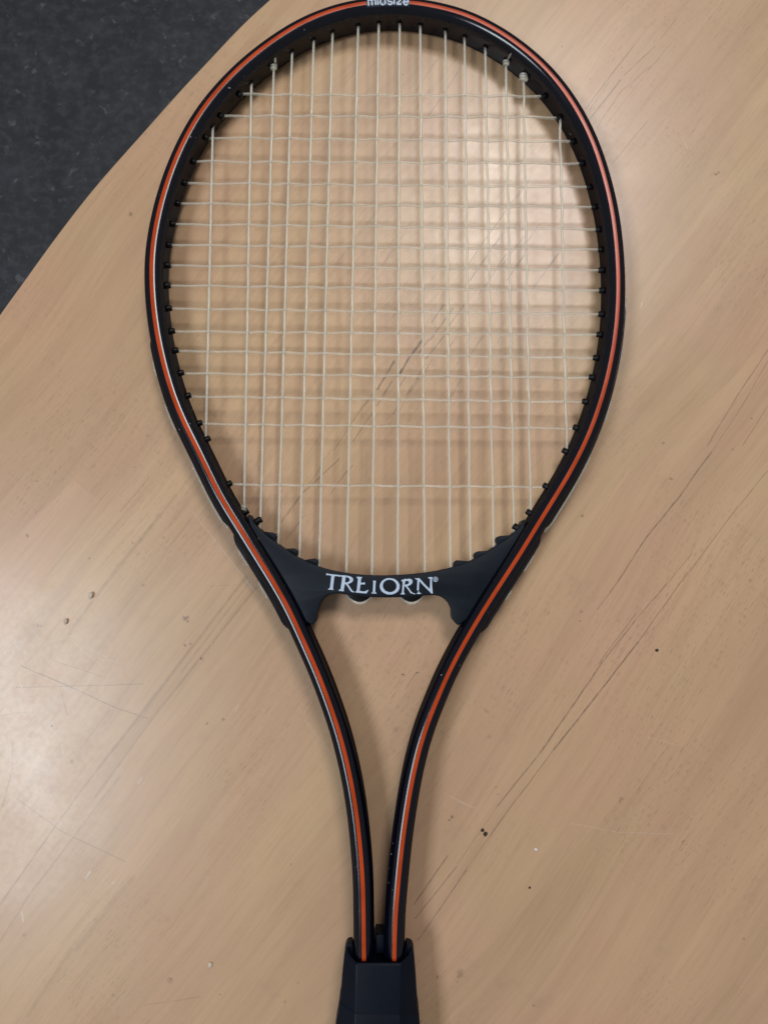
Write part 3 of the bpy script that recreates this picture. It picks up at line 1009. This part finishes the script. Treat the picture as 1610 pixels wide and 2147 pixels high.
def weave_points(a, b, knots):
    """points along a-b; knots: (t, up or down) where it passes over or under"""
    L = np.linalg.norm(b - a)
    ks = sorted(knots)
    ts = np.unique(np.concatenate([np.linspace(0, 1, int(L / 0.0028)), [k[0] for k in ks]]))
    out = []
    side = np.array([-(b - a)[1], (b - a)[0]]) / L
    for t in ts:
        z = 0.0
        if ks:
            j = np.searchsorted([k[0] for k in ks], t)
            if j == 0:
                t1, s1 = ks[0]
                x = max(0, 1 - (t1 - t) * L / 0.010)
                z = s1 * x * x * (3 - 2 * x)
            elif j == len(ks):
                t0, s0 = ks[-1]
                x = max(0, 1 - (t - t0) * L / 0.010)
                z = s0 * x * x * (3 - 2 * x)
            else:
                (t0, s0), (t1, s1) = ks[j - 1], ks[j]
                x = (t - t0) / (t1 - t0)
                z = s0 + (s1 - s0) * (0.5 - 0.5 * math.cos(math.pi * x))
        p = a + (b - a) * t + side * z * 0.12 * MM
        out.append(Vector((p[0], p[1], zmid(p[1]) + z * AMP)))
    return out


full_m, full_c, top_hits, low_hit = [], [], [], None
for i, (a, b) in enumerate(mains):
    d, ha, hb = extend(a, b)
    A2 = ha[0]
    grommet(ha[0], ha[1], length=0.7 * MM)
    top_hits.append((ha, d))
    if i in (0, 1, 14, 15):
        B2 = hb[0]
        grommet(hb[0], hb[1])
        low_hit = (hb, d) if i == 1 else low_hit
        e1 = B2 + d * 0.003
    else:
        e1 = b + d * 0.009
    full_m.append((A2 - d * 0.003, e1))
for i, (a, b) in enumerate(cross):
    d, ha, hb = extend(a, b)
    ln = (1.9 if i < 8 else 2.5) * MM
    grommet(ha[0], ha[1], length=ln)
    grommet(hb[0], hb[1], length=ln)
    full_c.append((ha[0] - d * 0.003, hb[0] + d * 0.003))
for (x, y, ix) in ((545, 1090, 'L'), (1079, 1104, 'R')):      # two short collars on the tips of the bridge
    p = on_racket(x, y)
    i = near_index(x, y, ix)
    n = Vector((-NRM[i][0], -NRM[i][1], 0))
    V, F = tube([p - n * 2.6 * MM, p + n * 0.7 * MM, p + n * 1.1 * MM], [1.9 * MM, 1.8 * MM, 1.4 * MM], 10)
    mesh_obj('grommet', V, F, M_GROM, racket, RORG, angle=45)

KM = [[] for _ in full_m]
KC = [[] for _ in full_c]
for i, (a, b) in enumerate(full_m):
    for j, (c, d) in enumerate(full_c):
        t, s = inter(a, b, c, d)
        if 0.005 < t < 0.995 and 0.005 < s < 0.995:
            sg = 1 if (i + j) % 2 == 0 else -1
            KM[i].append((t, sg))
            KC[j].append((s, -sg))
for (a, b), kn in zip(full_m, KM):
    V, F = tube(weave_points(a, b, kn), SR, 10)
    mesh_obj('main_string', V, F, M_STRING, racket, RORG)
for (a, b), kn in zip(full_c, KC):
    V, F = tube(weave_points(a, b, kn), SR * 0.94, 10)
    mesh_obj('cross_string', V, F, M_CROSS, racket, RORG)


# knots where strings are tied off
def knot(hit, d, r, tail=False, turns=2, back=2.0):
    """a few turns round the string just inside its hole; d points along the string into the head"""
    p, i = hit
    c2 = np.array(p) + np.array(d) * back * MM
    c = Vector((c2[0], c2[1], zmid(c2[1]) + 0.5 * MM))
    dv = Vector((d[0], d[1], 0))
    sv = Vector((-d[1], d[0], 0))
    pts = []
    N = 44
    for q in range(N + 1):
        t = q / N
        a = 2 * math.pi * turns * t + 0.6
        pts.append(c + sv * math.cos(a) * r * 0.66 - dv * (t - 0.5) * r * 1.7 + Vector((0, 0, math.sin(a) * r * 0.7)))
    rad = [SR] * len(pts)
    if tail:
        e = Vector((p[0], p[1], zmid(p[1]) + 6.6 * MM)) + dv * 0.9 * MM + Vector((1.9 * MM, 0, 0))
        p0 = pts[-1]
        m = (p0 + e) / 2 + dv * 0.7 * MM - Vector((0.5 * MM, 0, 0))
        for t in np.linspace(0.1, 1, 10):
            pts.append(p0 * (1 - t) ** 2 + m * 2 * t * (1 - t) + e * t * t)
            rad.append(SR * (1.0 if t < 0.75 else 1.0 - (t - 0.75) * 2.6))
    V, F = tube(pts, rad, 8)
    mesh_obj('string_knot', V, F, M_STRING, racket, RORG)


knot(*top_hits[2], 1.9 * MM, True)
knot(*top_hits[13], 1.9 * MM, True)
knot(*top_hits[14], 2.7 * MM, False, 3, 2.4)
knot(low_hit[0], -low_hit[1], 1.8 * MM, False)

# ---- strips in the outer channel, and the runs of string lying outside them


def strip(i0, i1, out, hz):
    global profile_base
    base = A_ - 2.0 * MM
    profile_base = base
    pr = [(base, hz), (A_ + out * 0.55, hz), (A_ + out * 0.9, hz * 0.8), (A_ + out, hz * 0.45), (A_ + out * 0.72, 0.0), (A_ + out, -hz * 0.45), (A_ + out * 0.9, -hz * 0.8), (A_ + out * 0.55, -hz), (base, -hz)]
    V, F = sweep(pr, min(i0, i1), max(i0, i1), taper=3)
    mesh_obj('grommet_strip', V, F, M_STRIP, racket, RORG, angle=40)


strip(near_index(329, 690, 'L'), near_index(497, 1096, 'L'), 1.3 * MM, 3.0 * MM)
strip(near_index(499, 1100, 'L'), near_index(628, 1312, 'L'), 2.0 * MM, 3.6 * MM)
strip(near_index(1296, 620, 'R'), near_index(1126, 1102, 'R'), 1.3 * MM, 3.0 * MM)
strip(near_index(1123, 1106, 'R'), near_index(985, 1322, 'R'), 2.0 * MM, 3.6 * MM)


def outer_run(p0, p1, side, bulge=1.1 * MM, dz=0.0, base=None):
    i0, i1 = sorted((near_index(*p0, side), near_index(*p1, side)))
    pts = []
    b = A_ + 0.5 * MM if base is None else base
    for i in range(i0, i1 + 1):
        t = (i - i0) / max(1, i1 - i0)
        pts.append(path_pt(i, b - 0.6 * MM + (bulge + 1.0 * MM) * min(1, 2.6 * math.sin(math.pi * t)), dz))
    if len(pts) > 2:
        V, F = tube(pts, SR, 8)
        mesh_obj('outer_string', V, F, M_STRING, racket, RORG)


for p0, p1 in (((336, 733), (345, 775)), ((362, 830), (384, 884)), ((412, 940), (494, 1092)), ((520, 1134), (545, 1176)), ((560, 1200), (584, 1240))):
    outer_run(p0, p1, 'L', 0.1 * MM, base=A_ + (1.3 if p0[1] < 1100 else 2.0) * MM)
for p0, p1 in (((1296, 610), (1294, 660)), ((1289, 705), (1281, 752)), ((1266, 816), (1250, 866)), ((1232, 916), (1128, 1098)), ((1102, 1140), (1078, 1180)), ((1052, 1220), (1034, 1248))):
    outer_run(p0, p1, 'R', 0.1 * MM, base=A_ + (1.3 if p0[1] < 1100 else 2.0) * MM)
for (x0, x1, ym, yb) in ((727, 781, 1248, 1265), (837, 888, 1249, 1265)):
    pts = [on_racket(x0 + (x1 - x0) * t, ym - 3 + (yb - ym + 3) * math.sin(math.pi * t) ** 0.75, 0.6 * MM) for t in np.linspace(0, 1, 17)]
    V, F = tube(pts, SR, 8)
    mesh_obj('outer_string', V, F, M_STRING, racket, RORG)


# ---- handle: collar, filler block, wrapped grip and butt cap
def octagon(cx, y, wl, wr, fl, fr, hz, z0, y_off=None):
    """eight points round the handle at y: outer left/right, front facet left/right, half height"""
    zt = z0 + hz
    k = 0.46 * hz
    q = 0.74                     # a point on each sloping side, near the front
    zq = zt + (z0 + k - zt) * q
    lq, rq = fl + (wl - fl) * q, fr + (wr - fr) * q
    pts = [(wl, z0 + k), (lq, zq), (fl, zt), (fr, zt), (rq, zq), (wr, z0 + k), (wr, z0 - k), (rq, 2 * z0 - zq), (fr, z0 - hz), (fl, z0 - hz), (lq, 2 * z0 - zq), (wl, z0 - k)]
    return [Vector((a, y + (y_off[i] if y_off else 0), b)) for i, (a, b) in enumerate(pts)]


def handle_ring(py, xl, xr, fl, fr, hz, dy=None):
    """ring whose outline passes the given photo columns at photo row py"""
    c = on_racket((xl + xr) / 2, py, 0)
    z0 = zmid(c.y)
    pl = on_table(xl, py, z0 + 0.40 * hz).x
    pr = on_table(xr, py, z0 + 0.40 * hz).x
    ql = on_table(fl, py, z0 + hz).x
    qr = on_table(fr, py, z0 + hz).x
    return octagon(c.x, c.y, pl, pr, ql, qr, hz, z0, dy)


def loft(rings, name, mat, bevel=0.0006, cap=True):
    m = len(rings[0])
    V = [p for r in rings for p in r]
    F = []
    for q in range(len(rings) - 1):
        for j in range(m):
            a, b = q * m + j, q * m + (j + 1) % m
            F.append((a, b, b + m, a + m))
    if cap:
        F.append(tuple(range(m)))
        F.append(tuple((len(rings) - 1) * m + j for j in range(m))[::-1])
    o = mesh_obj(name, V, F, mat, racket, RORG, angle=25)
    if bevel:
        bm = bmesh.new()
        bm.from_mesh(o.data)
        es = [e for e in bm.edges if len(e.link_faces) == 2 and e.calc_face_angle(0) > R(22)]
        bmesh.ops.bevel(bm, geom=es, offset=bevel, segments=3, profile=0.5, affect='EDGES')
        bm.to_mesh(o.data)
        bm.free()
        o.data.shade_smooth()
        o.data.set_sharp_from_angle(angle=R(50))
    return o


e = 5.0 * MM
DY0 = [0.62, 0.26, 0, 0, 0.26, 0.62, 0.62, 0.26, 0, 0, 0.26, 0.62]
DY = [e * f for f in DY0]
DY2 = [e * 0.96 * f - 0.3 * MM for f in DY0]
DY3 = [e * 0.62 * f for f in DY0]
SKEW = [1.6 * MM, 1.2 * MM, 0.7 * MM, -0.6 * MM, -1.0 * MM, -1.4 * MM, -1.4 * MM, -1.0 * MM, -0.6 * MM, 0.7 * MM, 1.2 * MM, 1.6 * MM]
rings = [handle_ring(2008, 734, 857, 750, 838, 10.6 * MM),
         handle_ring(1992, 731, 860, 748, 840, 11.0 * MM, DY2),
         handle_ring(1992, 726, 864, 747.5, 840.5, 12.2 * MM, DY),
         handle_ring(1997, 722, 868, 746.5, 841, 12.8 * MM, DY3),
         handle_ring(2030, 717.5, 871.5, 745.8, 840.4, 13.4 * MM),
         handle_ring(2088, 713, 875, 744.7, 839, 14.2 * MM),
         handle_ring(2140, 712, 876, 744.5, 838.5, 14.2 * MM)]
collar = loft(rings, 'collar', M_COLLAR, 0.0007)
# the lip of the collar rises beside the tubes and closes up to them
for pts in (((724, 1990), (723.5, 1979), (725.5, 1972), (730, 1968), (738, 1967), (742, 1980), (744, 1994)), ((866, 1991), (866.5, 1981), (864.5, 1975), (860, 1970.5), (852, 1969), (848, 1981), (846, 1994))):
    prism([on_racket(x, y + 11, 3.0 * MM) for x, y in pts], 7 * MM, 0.6 * MM, 'collar_lip', M_COLLAR, collar, RORG)
# block between the two tubes
fb = [on_racket(x, y, 3.0 * MM) for x, y in ((787, 1960), (805, 1960), (806, 2000), (786, 2000))]
prism(fb, 12 * MM, 0.5 * MM, 'filler_block', M_COLLAR, racket, RORG)
g0 = handle_ring(2092, 712, 875.6, 744.5, 838.8, 14.3 * MM, SKEW)
g1 = handle_ring(2112, 708, 878.5, 744, 838.5, 15.0 * MM)
g2 = handle_ring(2140, 702.5, 881, 743.5, 838.5, 15.2 * MM)
yb = g2[0].y


def shifted(r, y, f):
    c = sum((p.x for p in r)) / len(r)
    zc = zmid(y)
    z_old = zmid(r[0].y)
    return [Vector((c + (p.x - c) * f, y, zc + (p.z - z_old) * f)) for p in r]


# the wrap: overlapping turns, each a slight step along the handle
rings = [[p + Vector((0, 0.3 * MM, 0)) for p in handle_ring(2092, 713, 874.6, 744.8, 838.6, 14.0 * MM, SKEW)], g0, g1, g2]
y = yb
k = 0
while y > -0.445:
    y -= 0.0215
    rings.append(shifted(g2, y + 0.0010, 1.012))
    rings.append(shifted(g2, y, 0.985))
    k += 1
grip = loft(rings, 'grip', M_GRIP, 0.0008)
yc = rings[-1][0].y
caprings = [shifted(g2, yc + 0.002, 1.02), shifted(g2, yc - 0.004, 1.10), shifted(g2, yc - 0.016, 1.12), shifted(g2, yc - 0.019, 1.05)]
loft(caprings, 'butt_cap', M_COLLAR, 0.001)


# ------------------------------------------------------------------ crumbs on the table
def crumb(px, py, size, col, label, rough=0.7, seed=0, flat=0.5, stretch=(1, 1)):
    rnd = random.Random(seed)
    c = on_table(px, py, 0)
    bm = bmesh.new()
    bmesh.ops.create_icosphere(bm, subdivisions=2, radius=1)
    ph = [rnd.uniform(0, 6.28) for _ in range(6)]
    for v in bm.verts:
        p = v.co.copy()
        f = 1 + 0.17 * math.sin(2.3 * p.x + ph[0]) + 0.15 * math.sin(2.9 * p.y + ph[1]) + 0.10 * math.sin(4.1 * p.z + ph[2]) + rnd.uniform(-.03, .03)
        v.co = Vector((p.x * f * size * stretch[0], p.y * f * size * stretch[1], p.z * f * size * flat))
    lo = min(v.co.z for v in bm.verts)
    cut = lo + 0.25 * size * flat
    for v in bm.verts:
        v.co.z = max(v.co.z, cut) - cut
    me = bpy.data.meshes.new('crumb')
    bm.to_mesh(me)
    bm.free()
    me.materials.append(speckled('crumb_' + str(seed), col, rough, bump=0.15))
    me.shade_smooth()
    o = bpy.data.objects.new('crumb', me)
    o.location = c
    o['label'] = label
    o['category'] = 'crumb'
    o['group'] = 'crumbs lying on the table'
    link(o)


crumb(192, 1248, 1.5 * MM, (0.66, 0.53, 0.45), 'larger tan crumb left of the racket throat, upper of the two', seed=1, flat=0.75)
crumb(139, 1303, 1.25 * MM, (0.58, 0.45, 0.37), 'smaller tan crumb below another one on the table left of the racket', seed=2, flat=0.75, stretch=(.85, 1.2))
crumb(1011, 1740, .85 * MM, (0.02, 0.010, 0.008), 'smaller black crumb touching a bigger dark one beside the shafts', seed=3, stretch=(1.1, .85))
crumb(1017, 1748.5, 1.05 * MM, (0.035, 0.018, 0.016), 'bigger dark brown crumb of the touching pair beside the shafts', seed=4)
crumb(1123.5, 1780.5, .9 * MM, (0.80, 0.76, 0.72), 'tiny white crumb on the table right of the shafts', seed=5, stretch=(1.2, .8))
crumb(1376, 1363.5, .85 * MM, (0.03, 0.018, 0.014), 'single dark crumb right of the long double score', seed=6, stretch=(1.1, .9))
crumb(1110, 1861, .6 * MM, (0.06, 0.03, 0.02), 'minute brown crumb below the white crumb', seed=7)
crumb(441, 2023, 1.25 * MM, (0.62, 0.52, 0.40), 'flat pale flake on the table left of the collar', seed=8, flat=0.35)
